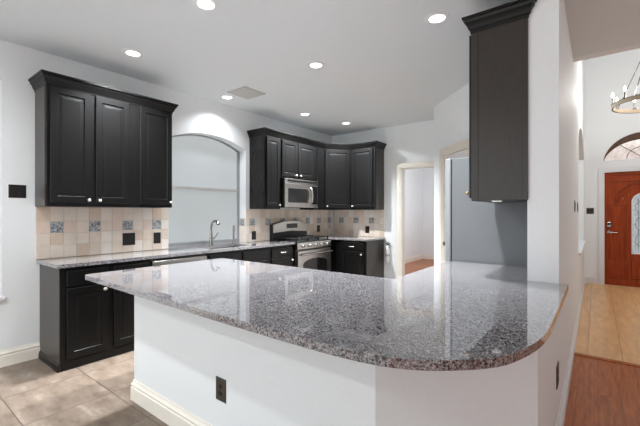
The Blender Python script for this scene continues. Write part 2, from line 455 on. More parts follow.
def cab_door(parent, x0, x1, z0, z1, kn=None, y=0.0, frame=.058):
    b = MB(); panel(b, x0, x1, z0, z1, y, frame=frame)
    d = b.build('door', M['cab'], parent)
    if kn: knob(d, kn[0], y - .02, kn[1])
    return d

UB, UT = 1.41, 2.50       # upper cabinet bottom and top
def upper(label, w, doors, loc, rz, depth=.33, zb=UB, zt=UT, side=None, group=None):
    t = thing('upper_cabinet', label, 'cabinet', loc, rz, group)
    b = MB(); b.box(0, w, 0, depth, zb, zt)
    b.mi = 1
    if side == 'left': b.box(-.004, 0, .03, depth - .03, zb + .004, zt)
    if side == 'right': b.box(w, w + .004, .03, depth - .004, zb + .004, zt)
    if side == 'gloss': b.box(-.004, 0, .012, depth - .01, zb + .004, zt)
    b.build('body', [M['cab'], M['cab_gloss' if side == 'gloss' else 'cab_side_lit']], t, bevel=.002)
    for x0, x1, kx in doors: cab_door(t, x0, x1, zb + .035, zt - .03, (kx, zb + .06))
    return t
CROWN = [(0, -.03), (.004, -.03), (.006, -.012), (.016, 0), (.022, .022), (.036, .040), (.040, .058), (.050, .062), (.050, .078), (0, .078)]
def crown(label, path, zt):
    o = MB().sweep(path, [(a, zt + z) for a, z in CROWN]).build('crown_moulding', M['cab'], smooth=25)
    return tag(o, label, 'moulding')

G_UP = 'upper cabinets'
XF = -3.80; UD = XF - XW - .003
upper('two-door black upper cabinet at left end, above two-gang outlet tiles', .75, [(.022, .345, .32), (.385, .695, .412)], (XF, 1.02, 0), 90, UD, side='left')
upper('narrow single-door black upper cabinet just left of the arched window', .42, [(.055, .41, .385)], (XF, 1.77, 0), 90, UD)
crown('black crown moulding along top of the left pair of upper cabinets', [(XW, 1.02), (XF, 1.02), (XF, 2.19), (XW, 2.19)], UT)
upper('tall single-door black upper cabinet between arched window and microwave', .325, [(.03, .30, .275)], (XF, 3.62, 0), 90, UD, side='gloss')
t = upper('short two-door black upper cabinet directly above the microwave', .83, [], (XF, 3.945, 0), 90, UD, zb=1.885)
cab_door(t, .022, .375, 1.915, UT - .03, (.335, 1.945)); cab_door(t, .405, .80, 1.915, UT - .03, (.44, 1.945))
t = thing('cabinet_filler', 'narrow flat black upper filler panel between microwave and corner cabinet', 'cabinet panel', (XF, 4.775, 0), 90)
b = MB().box(0, .265, 0, UD, UB, UT); b.build('body', M['cab'], t, bevel=.002)
b = MB(); panel(b, .07, .255, UB + .035, UT - .03, 0, raised=False); b.build('panel', M['cab'], t)
knob(t, .03, 0, UB + .05)
# diagonal corner cabinet
C0 = Vector((XF, 5.05)); C1 = Vector((-3.49, 5.43))
ang = math.degrees(math.atan2(C1.y - C0.y, C1.x - C0.x)); dl = (C1 - C0).length
t = thing('corner_upper_cabinet', 'diagonal black upper cabinet set across the corner of two tiled walls', 'cabinet', (C0.x, C0.y, 0), 0)
b = MB().prism([(x - C0.x, y - C0.y) for x, y in [(XF, 5.05), (-3.49, 5.43), (-3.49, YB - .003), (XW + .003, YB - .003), (XW + .003, 5.05)]], UB, UT); b.build('body', M['cab'], t, bevel=.002)
d = cab_door(t, .02, dl - .02, UB + .035, UT - .03, (.05, UB + .06)); d.rotation_euler = (0, 0, math.radians(ang))
upper('single-door black upper cabinet at right end of the back wall', .49, [(.03, .45, .055)], (-3.485, 5.43, 0), 0, .327, side='right')
crown('black crown moulding running over microwave and corner upper cabinets', [(XW, 3.62), (XF, 3.62), (XF, 5.05), (-3.49, 5.43), (-2.995, 5.43), (-2.995, YB)], UT)
# hanging cabinet by the fridge
t = thing('upper_cabinet', 'black upper cabinet hanging beside the white column above the bar', 'cabinet', (-.69, 3.29, 0), -90)
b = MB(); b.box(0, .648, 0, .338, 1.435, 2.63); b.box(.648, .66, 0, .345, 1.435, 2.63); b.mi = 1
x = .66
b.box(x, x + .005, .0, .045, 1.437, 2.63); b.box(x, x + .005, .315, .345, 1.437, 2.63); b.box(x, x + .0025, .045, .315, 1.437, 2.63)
b.build('body', [M['cab'], M['cab_side_lit']], t, bevel=.0015)
cab_door(t, .345, .645, 1.455, 2.60, None); cab_door(t, .02, .335, 1.455, 2.60, (.31, 1.495))
knob(t, .60, -.02, 1.49, M['brass'])
b = MB().lathe([(.032, 0), (.032, .005), (.026, .008), (.001, .008)], (.60, .15, 1.435), '-z', 18); b.build('puck_light', M['soft_lamp'], t, smooth=40)
crown('black crown moulding on the cabinet hanging beside the white column', [(-.69, 3.29), (-.69, 2.625), (-.345, 2.625), (-.345, 2.64)], 2.63)

# ---------------------------------------------------------------- base cabinets
BX = -3.60; BD = BX - XW - .003
def base(label, w, loc, rz, depth, fronts, side=None, skirt=True, zt=.882):
    t = thing('base_cabinet', label, 'cabinet', loc, rz)
    b = MB(); b.box(0, w, .05, depth, 0, .07)
    if 'sink base' in label:
        b.box(0, w, 0, depth, .07, .69); b.box(0, w, 0, .025, .69, zt); b.box(0, .018, .025, depth, .69, zt); b.box(w - .018, w, .025, depth, .69, zt)
    else: b.box(0, w, 0, depth, .07, zt)
    b.mi = 1
    if side == 'left': b.box(-.005, 0, .0, depth, .0, zt)
    if side == 'right': b.box(w, w + .005, .0, depth, .0, zt)
    b.build('body', [M['cab'], M['cab_side_lit']], t, bevel=.002)
    if skirt:
        b = MB(); b.prism([(0, 0), (0, .055), (-.006, .07), (-.012, .05), (-.016, 0)][::-1], 0, w, 'x') if False else b.box(0, w, -.004, .05, 0, .075)
        b.build('toe_board', M['cab'], t, bevel=.004)
    for f in fronts:
        kind, x0, x1, z0, z1 = f[:5]
        if kind == 'door': cab_door(t, x0, x1, z0, z1, f[5] if len(f) > 5 else None)
        else:
            b = MB(); panel(b, x0, x1, z0, z1, 0, raised=False); d = b.build('drawer', M['cab'], t)
            if len(f) > 5 and f[5]: pull(d, (x0 + x1) / 2, -.02, (z0 + z1) / 2)
    return t
base('double black base cabinet at left end of window counter', .775, (BX, 1.06, 0), 90, BD,
     [('drawer', .045, .375, .715, .85), ('drawer', .425, .755, .715, .85), ('door', .045, .375, .095, .70, (.34, .655)), ('door', .425, .755, .095, .70, (.46, .655))], side='left')
base('black sink base cabinet with two false fronts below the sink', 1.015, (BX, 2.515, 0), 90, BD,
     [('drawer', .02, .485, .715, .85), ('drawer', .525, .99, .715, .85), ('door', .02, .485, .095, .70, (.45, .655)), ('door', .525, .99, .095, .70, (.56, .655))])
base('black base cabinet with drawer between the sink and range', .485, (BX, 3.532, 0), 90, BD,
     [('drawer', .02, .455, .715, .85, True), ('door', .02, .455, .095, .70, (.425, .655))])
base('black base cabinet on the back wall right of the range', .64, (-3.64, 5.15, 0), 0, YB - 5.15 - .003,
     [('drawer', .13, .605, .715, .85, True), ('door', .13, .605, .095, .70, (.56, .655))], side='right')
t = thing('corner_base_cabinet', 'plain black corner base cabinet hidden behind the range side', 'cabinet', (-3.645, 4.89, 0), 90)
MB().box(0, .865, 0, .48, 0, .882).build('body', M['cab'], t, bevel=.002)
# skirting on the exposed end of the left run
b = MB().sweep([(XW + .003, 1.055), (BX, 1.055)], [(0, 0), (.014, 0), (.010, .05), (0, .07)])
tag(b.build('skirting_board', M['cab']), 'black skirting at the foot of the left counter end panel', 'trim')
# under the bar (facing the kitchen)
for i, (x, w, lab) in enumerate([(-.86, .58, 'right'), (-1.445, .58, 'middle'), (-2.03, .6, 'left')]):
    base('black base cabinet under the bar, %s of three facing the range' % lab, w, (x, 2.12, 0), 180, .755,
         [('drawer', .02, w - .02, .715, .85, True), ('door', .02, w - .02, .095, .70, (w - .06, .655))])
base('black base cabinet under the bar counter next to the refrigerator', 1.08, (-1.0, 3.28, 0), -90, .64,
     [('door', .02, .53, .095, .85, (.48, .79)), ('door', .55, 1.06, .095, .85, (.60, .79))])

# dishwasher
t = thing('dishwasher', 'stainless steel dishwasher under the window counter beside sink cabinet', 'dishwasher', (BX, 1.842, 0), 90)
MB().box(0, .665, .01, BD, .0, .872).build('body', M['black'], t)
b = MB(); b.box(.01, .655, -.02, .01, .12, .745); b.build('door', M['steel'], t, bevel=.004)
b = MB(); b.loft([[(.01, .01, z), (.01, -.022 + k, z), (.655, -.022 + k, z), (.655, .01, z)] for z, k in ((.755, .004), (.775, 0), (.835, 0), (.857, .006))]); b.build('control_panel', M['steel'], t, bevel=.003)
b = MB().prism([(.20, .78), (.465, .78), (.44, .80), (.39, .812), (.275, .812), (.225, .80)], -.0235, -.018, 'y'); b.build('handle_recess', M['steel_dark'], t)

# ---------------------------------------------------------------- worktops
CT, CB = .915, .884
CX = -3.565
SY0, SY1, SX0, SX1 = 2.63, 3.30, -4.03, -3.66
b = MB()
b.box(XW + .002, SX0, 1.03, 4.02, CB, CT); b.box(SX1, CX, 1.03, 4.02, CB, CT)
b.box(SX0, SX1, 1.03, SY0, CB, CT); b.box(SX0, SX1, SY1, 4.02, CB, CT)
b.box(XW - .135, XW + .002, WY0 + .004, WY1 - .004, CB, CT)
tag(b.build('worktop', M['granite']), 'grey speckled granite worktop running under the arched window with sink', 'worktop')
b = MB().prism([(XW + .002, 4.885), (-3.60, 4.885), (-3.60, 5.115), (-2.965, 5.115), (-2.965, YB - .002), (XW + .002, YB - .002)], CB, CT)
tag(b.build('worktop', M['granite'], bevel=.004), 'small grey granite worktop in the corner right of the range', 'worktop')

# bar top
front = [(-2.83, .982), (-2.4, .973), (-2.0, .964), (-1.653, .957), (-1.2, .950), (-.87, .949), (-.68, .953), (-.535, .970), (-.437, 1.005), (-.36, 1.056), (-.285, 1.124), (-.252, 1.163), (-.219, 1.210), (-.194, 1.275), (-.162, 1.385), (-.144, 1.50), (-.138, 1.62)]
def smooth_line(p, it=2):
    for _ in range(it):
        q = [p[0]]
        for a, c in zip(p, p[1:]):
            q += [(a[0] * .75 + c[0] * .25, a[1] * .75 + c[1] * .25), (a[0] * .25 + c[0] * .75, a[1] * .25 + c[1] * .75)]
        p = q + [p[-1]]
    return p
outline = [(-2.865, 1.015), (-2.852, .99)] + smooth_line(front) + [(-.136, 1.9), (-.132, 2.636), (-.354, 2.636), (-.354, 3.30), (-1.06, 3.30), (-1.06, 2.165), (-2.865, 2.165)]
b = MB()
rings = []
cen = Vector((-1.2, 1.6))
def inset(poly, d):
    n = len(poly); out = []
    for i in range(n):
        a, p, c = Vector(poly[i - 1]), Vector(poly[i]), Vector(poly[(i + 1) % n])
        e0 = (p - a).normalized(); e1 = (c - p).normalized()
        n0 = Vector((-e0.y, e0.x)); n1 = Vector((-e1.y, e1.x)); m = (n0 + n1).normalized()
        out.append(tuple(p + m * d / max(.4, m.dot(n0))))
    return out
for d, z in ((.0015, CB - .001), (0, CB + .001), (0, CT - .001), (.001, CT)):
    rings.append([(x, y, z) for x, y in inset(outline, d)])
b.loft(rings)
tag(b.build('bar_countertop', M['granite']), 'large grey speckled granite bar countertop with a rounded near end', 'countertop')

# ---------------------------------------------------------------- backsplashes
def backsplash(label, length, z1, loc, rz, accent_cols, z0=CT + .001, first=0.0, group=None, pale=False):
    t = MB(); rows = [z0, 1.04, 1.155, 1.27, z1]; p = .11
    t.mi = 6; t.box(0, length, -.006, 0, z0, z1)
    rnd = random.Random(len(label) * 7)
    k = 0; x = first
    while x < length - .01:
        xa, xb = max(x, 0) + .0015, min(x + p, length) - .0015
        for r in range(4):
            acc = r == 2 and k in accent_cols
            t.mi = 5 if acc else rnd.choice([0, 0, 1, 1, 2, 3, 4])
            d = .0095 if not acc else .0105
            za, zb = rows[r] + .0015, rows[r + 1] - .0015
            if acc: za += .004; zb -= .004
            e = .002
            t.loft([[(xa, -.006, za), (xb, -.006, za), (xb, -.006, zb), (xa, -.006, zb)], [(xa + e, -d, za + e), (xb - e, -d, za + e), (xb - e, -d, zb - e), (xa + e, -d, zb - e)]], cap0=False)
        x += p; k += 1
    o = t.build('tile_backsplash', TILES)
    o.location = loc; o.rotation_euler = (0, 0, math.radians(rz))
    return tag(o, label, 'backsplash', group)
backsplash('beige stone tile backsplash below the left upper cabinets', WY0 - 1.025, UB, (XW, 1.025, 0), 90, (1, 4, 7, 10))
backsplash('beige stone tile backsplash on the window wall behind the range', YB - .012 - WY1, UB, (XW, WY1, 0), 90, (1, 4, 7, 10, 13, 16, 19), first=-.045)
backsplash('beige stone tile backsplash on the back wall below corner cabinets', -2.985 - XW - .012, UB, (XW + .012, YB, 0), 0, (1, 4, 7), first=.045)
# pale tiles on the right reveal of the window
t = MB(); t.mi = 6; t.box(0, .135, -.006, 0, CT + .001, 1.27)
for r, (za, zb) in enumerate(((.916, 1.04), (1.04, 1.155), (1.155, 1.27))):
    t.mi = 5 if r == 2 else 4
    if r == 2: t.box(.012, .105, -.0095, -.006, za + .004, zb - .012)
    else: t.box(.002, .133, -.009, -.006, za + .002, zb - .002)
o = t.build('tile_backsplash', TILES); o.location = (XW - .138, WY1, 0)
tag(o, 'pale tile strip on the right reveal of the arched window', 'backsplash')

# ---------------------------------------------------------------- windows
def window_kitchen():
    r = structure_empty('window_1', (0, 0, 0))
    x = XW - .14
    y0, y1 = WY0, WY1
    outer = [(y0, WZ0)] + arch_pts(y0, y1, WZS, WR, 20) + [(y1, WZ0)]
    inn = [(y0 + .03, WZ0 + .05)] + arch_pts(y0 + .03, y1 - .03, WZS - .012, WR - .002, 20) + [(y1 - .03, WZ0 + .05)]
    b = MB(); n = len(outer)
    for i in range(n):
        j = (i + 1) % n
        b.loft([[(xx, *outer[i]), (xx, *outer[j]), (xx, *inn[j]), (xx, *inn[i])] for xx in (x - .055, x)])
    b.build('window_frame', M['window_frame'], r)
    b = MB(); b.box(x - .05, x - .004, y0 + .03, y1 - .03, 1.66, 1.70); b.build('meeting_rail', M['blade'], r, bevel=.003)
    up = [(y0 + .025, 1.69)] + arch_pts(y0 + .025, y1 - .025, WZS - .010, WR - .002, 20) + [(y1 - .025, 1.69)]
    MB().prism(up, x - .04, x - .03, 'x').build('window_pane', M['pane_upper'], r)
    MB().box(x - .035, x - .025, y0 + .025, y1 - .025, WZ0 + .045, 1.675).build('window_shade', M['pane_lower'], r)
M['window_frame'] = plain('grey_window_frame', srgb(150, 152, 154), .45)
window_kitchen()
r = structure_empty('window_2')
x = XW - .14
b = MB()
for (ya, yb, za, zb) in ((-.75, .785, .61, .66), (-.75, .785, 2.47, 2.52), (-.75, -.70, .66, 2.47), (.665, .785, .66, 2.47), (-.70, .735, 1.54, 1.58)): b.box(x - .05, x, ya, yb, za, zb)
b.build('window_frame', M['window_frame'], r)
MB().box(x - .04, x - .03, -.70, .67, .66, 2.47).build('window_pane', M['pane_upper'], r)
MB().box(x, XW + .03, -.79, .81, .585, .615).build('window_sill', M['white'], r, bevel=.006)

# ---------------------------------------------------------------- sink and taps
t = thing('kitchen_sink', 'undermount stainless steel sink below the kitchen faucet', 'sink', (0, 0, 0))
b = MB()
def rr(d, z): return [(SX0 - .004 + d, SY0 - .004 + d, z), (SX1 + .004 - d, SY0 - .004 + d, z), (SX1 + .004 - d, SY1 + .004 - d, z), (SX0 - .004 + d, SY1 + .004 - d, z)]
b.loft([rr(-.012, CB - .004), rr(-.012, CB), rr(.004, CB), rr(.006, .74), rr(.03, .71), rr(.03, .70), rr(-.002, .735), rr(-.012, CB - .004)], cap0=False, cap1=False)
b.add(rr(.03, .71), [(0, 1, 2, 3)])
b.build('basin', M['steel'], t, smooth=30)
b = MB().lathe([(.045, 0), (.04, .003), (.02, .002)], (-3.84, 2.96, .71)); b.build('drain', M['steel_dark'], t, smooth=40)
t = thing('kitchen_faucet', 'tall satin nickel pull-out faucet behind the sink', 'faucet', (-4.075, 2.905, CT))
b = MB().lathe([(.03, 0), (.03, .008), (.022, .014), (.021, .10), (.019, .13), (.0001, .131)], n=18); b.build('base', M['chrome'], t, smooth=40)
b = MB(); b.tube([(0, 0, .12), (0, 0, .20), (.004, 0, .26), (.02, .002, .30), (.05, .006, .325), (.085, .01, .33), (.115, .012, .322)], .014, 12, [.018, .016, .015, .015, .015, .016, .016]); b.build('spout', M['chrome'], t, smooth=40)
b = MB().tube([(.105, .011, .33), (.125, .013, .31), (.14, .014, .285)], .02, 12, [.016, .021, .022]); b.build('spray_head', M['steel_dark'], t, smooth=40)
b = MB().tube([(0, .015, .085), (.004, .05, .10), (.006, .085, .135), (.006, .105, .175)], .008, 10, [.011, .009, .008, .007]); b.build('lever', M['chrome'], t, smooth=40)
t = thing('soap_dispenser', 'slim nickel side sprayer standing right of the faucet', 'sprayer', (-4.07, 3.275, CT))
b = MB().lathe([(.024, 0), (.024, .008), (.016, .014), (.014, .06), (.013, .075), (.0001, .076)], n=16); b.build('base', M['chrome'], t, smooth=40)
b = MB().tube([(0, 0, .07), (0, 0, .15), (.004, 0, .22), (.008, 0, .26)], .012, 10, [.011, .012, .015, .012]); b.build('spray_wand', M['chrome'], t, smooth=40)

# ---------------------------------------------------------------- range
t = thing('gas_range', 'stainless steel gas range with black grates between the counters', 'range', (-3.535, 4.03, 0), 90)
w = .845; d = XW * -1 - 3.535 - .012
MB().box(0, w, .03, d, .03, .90).build('body', M['steel_dark'], t, bevel=.003)
b = MB(); b.box(.0, w, .0, d - .07, .885, .918); b.build('cooktop', M['black'], t, bevel=.004)
# control panel, sloping
b = MB(); b.loft([[(0, .05, .79), (0, -.018, .80), (0, -.006, .90), (0, .05, .915)], [(w, .05, .79), (w, -.018, .80), (w, -.006, .90), (w, .05, .915)]]); b.build('control_panel', M['steel'], t, bevel=.004)
for k in range(5):
    x = .12 + k * .151
    b = MB().lathe([(.028, 0), (.028, .006), (.022, .010), (.020, .032), (.017, .036), (.001, .037)], (x, -.012, .852), '-y', 18); b.mi = 0
    o = b.build('control_knob', M['steel'], t, smooth=40)
    MB().box(x - .003, x + .003, -.054, -.046, .835, .869).build('pointer', M['black'], o)
b = MB(); b.box(.006, w - .006, -.018, .03, .225, .775); o = b.build('oven_door', M['steel'], t, bevel=.006)
wp = [(.12, .33), (.725, .33), (.725, .56)] + [(.4225 + .3025 * math.cos(a), .56 + .085 * math.sin(a)) for a in [PI * k / 14 for k in range(1, 14)]] + [(.12, .56)]
MB().prism(wp, -.021, -.012, 'y').build('oven_window', M['blackglass'], o)
b = MB(); b.tube([(.06, -.02, .715), (.06, -.06, .72)], .01, 8); b.tube([(w - .06, -.02, .715), (w - .06, -.06, .72)], .01, 8); b.tube([(.03, -.062, .72), (w / 2, -.068, .72), (w - .03, -.062, .72)], .013, 12); b.build('oven_handle', M['steel'], o, smooth=40)
b = MB(); b.box(.006, w - .006, -.014, .03, .05, .215); b.build('storage_drawer', M['steel'], t, bevel=.006)
# backguard with arched top
bp = [(0, .90), (w, .90), (w, 1.16)] + [(w / 2 + w / 2 * c, 1.16 + .065 * (1 - c * c)) for c in [1 - 2 * k / 16 for k in range(1, 16)]] + [(0, 1.16)]
o = MB().prism(bp, d - .075, d, 'y').build('backguard', M['black'], t, bevel=.004)
bp2 = [(0, 1.03), (w / 2, 1.055), (w, 1.03), (w, 1.16)] + [(w / 2 + w / 2 * c, 1.16 + .065 * (1 - c * c)) for c in [1 - 2 * k / 16 for k in range(1, 16)]] + [(0, 1.16)]
MB().prism(bp2, d - .092, d - .074, 'y').build('backguard_face', M['steel'], o, bevel=.004)
MB().box(w / 2 - .12, w / 2 + .14, d - .096, d - .09, 1.10, 1.175).build('display', M['blackglass'], o)
# burners and grates
for bx_, by_ in ((.19, .15), (.19, .36), (.66, .15), (.66, .36), (.425, .255)):
    b = MB().lathe([(.05, 0), (.05, .008), (.035, .012), (.034, .022), (.001, .024)], (bx_, by_, .918), 'z', 18); b.build('burner', M['iron'], t, smooth=40)
for gx0, gx1 in ((.02, .29), (.295, .555), (.56, .825)):
    b = MB(); z = .962
    for x in (gx0 + .008, (gx0 + gx1) / 2, gx1 - .008): b.box(x - .007, x + .007, .03, .45, z - .012, z)
    for y in (.035, .145, .25, .355, .445): b.box(gx0, gx1, y - .007, y + .007, z - .010, z + .004)
    for x in (gx0 + .008, gx1 - .008):
        for y in (.04, .44): b.box(x - .008, x + .008, y - .008, y + .008, .918, z)
    b.build('grate', M['iron'], t)

# microwave
t = thing('microwave', 'stainless steel over-the-range microwave below the short cabinet', 'microwave', (-3.745, 3.965, 0), 90)
w = .80; z0, z1 = 1.437, 1.882
MB().box(0, w, 0, .38, z0, z1).build('body', M['black'], t, bevel=.003)
b = MB(); b.box(0, w, -.025, 0, z0 + .385, z1); o = b.build('vent_panel', M['steel'], t, bevel=.004)
MB().box(.06, w - .03, -.028, -.02, z0 + .395, z0 + .425).build('vent_slot', M['black'], o)
b = MB(); b.box(0, .565, -.03, 0, z0, z0 + .38); o = b.build('door', M['steel'], t, bevel=.006)
MB().box(.065, .545, -.034, -.026, z0 + .075, z0 + .295).build('door_window', M['blackglass'], o, bevel=.003)
b = MB(); b.tube([(.60, -.03, z0 + .06), (.60, -.062, z0 + .085), (.603, -.078, z0 + .19), (.60, -.062, z0 + .295), (.60, -.03, z0 + .32)], .013, 12); b.build('handle', M['steel'], o, smooth=40)
b = MB(); b.box(.57, w, -.03, 0, z0, z0 + .38); o = b.build('control_panel', M['steel'], t, bevel=.005)
MB().box(.635, w - .02, -.034, -.026, z0 + .06, z0 + .345).build('keypad', M['blackglass'], o)

# ---------------------------------------------------------------- refrigerator
t = thing('refrigerator', 'tall grey refrigerator standing behind the bar beside the pantry door', 'refrigerator', (-1.04, 4.28, 0), -90)
b = MB().box(0, .96, .0, .67, .02, 1.845); b.build('body', M['fridge'], t, bevel=.006)
MB().box(.01, .95, -.012, .0, .03, 1.84).build('gasket', M['gasket'], t)
for x0, x1 in ((.0, .476), (.484, .96)):
    o = MB().box(x0, x1, -.065, -.012, .06, 1.85).build('door', M['fridge_door'], t, bevel=.012)
    hx = x1 - .05 if x0 < .1 else x0 + .05
    MB().tube([(hx, -.065, .75), (hx, -.10, .77), (hx, -.105, 1.15), (hx, -.10, 1.53), (hx, -.065, 1.55)], .011, 10).build('handle', M['chrome'], o, smooth=40)
for fx, fy in ((.06, .08), (.9, .08), (.06, .6), (.9, .6)): MB().lathe([(.02, 0), (.02, .022)], (fx, fy, 0)).build('foot', M['black'], t)

# ---------------------------------------------------------------- pantry door
r = structure_empty('door_2', (-1.83, 5.04, 0), -45)
b = MB(); w0, w1 = P0 + .02, P1 - .02
b.box(w0, w1, .03, .06, .012, PZ - .022)
for za, zb in ((.12, .72), (.80, 1.30), (1.40, 2.0)):
    for xa, xb in ((w0 + .09, (w0 + w1) / 2 - .04), ((w0 + w1) / 2 + .04, w1 - .09)): panel(b, xa, xb, za, zb, .031, t=.008, frame=.02)
b.build('door_leaf', M['white'], r)
b = MB().lathe([(.03, 0), (.03, .006), (.012, .010), (.011, .03), (.026, .042), (.03, .055), (.024, .066), (.001, .07)], (w0 + .06, .03, .945), '-y', 18); b.build('door_knob', M['chrome'], r, smooth=40)

# ---------------------------------------------------------------- front door and transom
r = structure_empty('door_1', (EX0 + .002, 8.66, 0))
dw = EX1 - EX0 - .004; dh = 2.112
GX0, GX1, GZ0, GZS, GR = dw / 2 - .155, dw / 2 + .155, .60, 1.56, .155
garch = arch_pts(GX0, GX1, GZS, GR * .98, 16)
hole = [(GX0, GZ0), (GX1, GZ0)] + garch[::-1]
b = MB(); b.box(0, GX0, .02, .064, .002, dh); b.box(GX1, dw, .02, .064, .002, dh); b.box(GX0, GX1, .02, .064, .002, GZ0)
for (ua, za), (ub, zb) in zip(garch, garch[1:]): b.prism([(ua, za), (ub, zb), (ub, dh), (ua, dh)], .02, .064, 'y')
panel(b, .08, GX0 - .055, .14, .40, .021, t=.012, frame=.022); panel(b, GX1 + .055, dw - .08, .14, .40, .021, t=.012, frame=.022)
panel(b, GX0 - .0, GX1, .14, .50, .021, t=.012, frame=.022)
panel(b, .08, GX0 - .075, .50, 1.50, .021, t=.012, frame=.022); panel(b, GX1 + .075, dw - .08, .50, 1.50, .021, t=.012, frame=.022)
arc = lambda rx, rz, z: [(dw / 2 + rx * math.cos(a), .018, z + rz * math.sin(a)) for a in [PI * k / 18 for k in range(19)]]
b.tube(arc(.36, .36, 1.52), .010, 8); b.tube(arc(.31, .31, 1.52), .007, 8)
b.build('door_leaf', M['door'], r)
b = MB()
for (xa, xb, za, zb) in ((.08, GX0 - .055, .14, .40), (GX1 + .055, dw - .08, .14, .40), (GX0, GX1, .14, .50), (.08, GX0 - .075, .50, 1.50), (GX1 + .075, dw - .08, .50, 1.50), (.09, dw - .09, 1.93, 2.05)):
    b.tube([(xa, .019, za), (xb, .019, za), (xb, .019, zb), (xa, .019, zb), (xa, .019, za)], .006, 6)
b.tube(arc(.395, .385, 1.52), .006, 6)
b.build('panel_groove_shade', M['door_groove'], r)  # dark tubes standing in for shade in the panel grooves
b = MB(); n = len(hole)
inn = [(dw / 2 + (x - dw / 2) * .9, (GZ0 + GZS) / 2 + (z - (GZ0 + GZS) / 2) * .965) for x, z in hole]
for i in range(n):
    j = (i + 1) % n
    b.loft([[(hole[i][0], y, hole[i][1]), (hole[j][0], y, hole[j][1]), (inn[j][0], y, inn[j][1]), (inn[i][0], y, inn[i][1])] for y in (.006, .06)])
b.build('glass_frame', M['white'], r)
g = MB().prism(inn, .035, .045, 'y').build('door_glass', M['door_glass'], r)
b = MB()
cx = dw / 2
for k in (-.06, .06): b.tube([(cx + k, .033, GZ0 + .03), (cx + k, .033, GZS + .05)], .004, 6)
for zc in (.85, 1.15, 1.45): b.tube([(cx + .10 * math.cos(a), .033, zc + .13 * math.sin(a)) for a in [2 * PI * k / 16 for k in range(17)]], .004, 6)
b.build('lead_came', M['came'], g)
b = MB().box(.035, .095, -.012, .02, 1.08, 1.18); o = b.build('keypad_lock', M['chrome'], r, bevel=.008)
MB().box(.043, .087, -.015, -.008, 1.125, 1.172).build('keypad_screen', M['black'], o)
b = MB().lathe([(.03, 0), (.03, .012), (.012, .016), (.011, .05), (.001, .052)], (.065, .02, .985), '-y', 16); b.tube([(.065, -.026, .985), (.10, -.03, .985), (.17, -.028, .98), (.19, -.022, .99)], .009, 8); b.build('lever_handle', M['chrome'], r, smooth=40)
b = MB().lathe([(.011, 0), (.011, .006), (.001, .008)], (.26, .02, 1.62), '-y', 12); b.build('peephole', M['chrome'], r)
b = MB(); casing(b, 0, dw, dh, -.01, .09)
b.build('door_casing', M['white'], r)

r = structure_empty('window_3')
outer = TP
inn = [((TX0 + TX1) / 2 + (x - (TX0 + TX1) / 2) * .975, TZ0 + .012 + (z - TZ0) * .955) for x, z in TP]
b = MB(); n = len(TP)
for i in range(n):
    j = (i + 1) % n
    b.loft([[(outer[i][0], y, outer[i][1]), (outer[j][0], y, outer[j][1]), (inn[j][0], y, inn[j][1]), (inn[i][0], y, inn[i][1])] for y in (8.655, 8.70)])
b.build('window_frame', M['white'], r)
g = MB().prism(inn, 8.672, 8.682, 'y').build('window_pane', M['transom_glass'], r)
b = MB(); cx = (TX0 + TX1) / 2; zb = TZ0 + .03
for a in (PI * .25, PI * .5, PI * .75): b.tube([(cx, 8.668, zb), (cx + .53 * math.cos(a), 8.668, zb + .43 * math.sin(a))], .006, 6)
b.tube([(cx + .22 * math.cos(a), 8.668, zb + .2 * math.sin(a)) for a in [PI * k / 16 for k in range(17)]], .006, 6)
b.build('lead_came', M['came'], g)
# porch soffit beam seen through the top of the transom
b = MB(); n = len(inn)
for i in range(n - 1):
    (xa, za), (xc, zc) = inn[i], inn[i + 1]
    h1 = .13
    fa = max(0, min(za - h1 * ((za - TZ0) / TR) ** .6, za)); fc = max(0, min(zc - h1 * ((zc - TZ0) / TR) ** .6, zc))
    b.prism([(xa, fa), (xc, fc), (xc, zc), (xa, za)], 8.6685, 8.6715, 'y')
b.build('porch_beam', M['porch'], r)

# ---------------------------------------------------------------- outlets and switches
def plate(label, cat, loc, rz, w=.075, h=.12, kind='outlet', gangs=1, mat=None):
    t = thing('wall_outlet' if kind == 'outlet' else 'light_switch', label, cat, loc, rz)
    e = .006
    b = MB().loft([[(-w / 2, 0, -h / 2), (w / 2, 0, -h / 2), (w / 2, 0, h / 2), (-w / 2, 0, h / 2)], [(-w / 2, -.003, -h / 2), (w / 2, -.003, -h / 2), (w / 2, -.003, h / 2), (-w / 2, -.003, h / 2)],
                   [(-w / 2 + e, -.006, -h / 2 + e), (w / 2 - e, -.006, -h / 2 + e), (w / 2 - e, -.006, h / 2 - e), (-w / 2 + e, -.006, h / 2 - e)]])
    b.build('cover_plate', mat or M['bronze'], t)
    for g in range(gangs):
        x = (g - (gangs - 1) / 2) * .046
        if kind == 'outlet' and not (gangs == 2 and g == 0):
            for z in (-.02, .02): MB().loft([[(x + .014 * math.cos(a), y, z + .012 * math.sin(a)) for a in [2 * PI * k / 12 for k in range(12)]] for y in (-.005, -.0085)]).build('socket', M['bronze_dark'], t)
        else:
            MB().box(x - .016, x + .016, -.0085, -.005, -.034, .034).build('rocker', M['bronze_dark'], t, bevel=.001)
    return t
plate('bronze outlet plate low on the white half wall below the bar', 'outlet', (-1.641, 1.235, .375), 0, .088, .128)
plate('dark outlet plate low on the hall side of the bar wall', 'outlet', (-.18, 2.50, .405), 90, .11, .13, mat=M['bronze_dark'])
plate('wide black switch plate on the wall left of upper cabinets', 'switch', (XW, .893, 1.545), 90, .125, .118, 'switch', 2, M['bronze_dark'])
plate('two-gang black outlet plate on tiles under the left cabinets', 'outlet', (XW + .0095, 1.862, 1.06), 90, .135, .135, 'outlet', 2, M['bronze_dark'])
plate('single black outlet plate on tiles just left of the window', 'outlet', (XW + .0095, 2.185, 1.055), 90, .085, .13, mat=M['bronze_dark'])
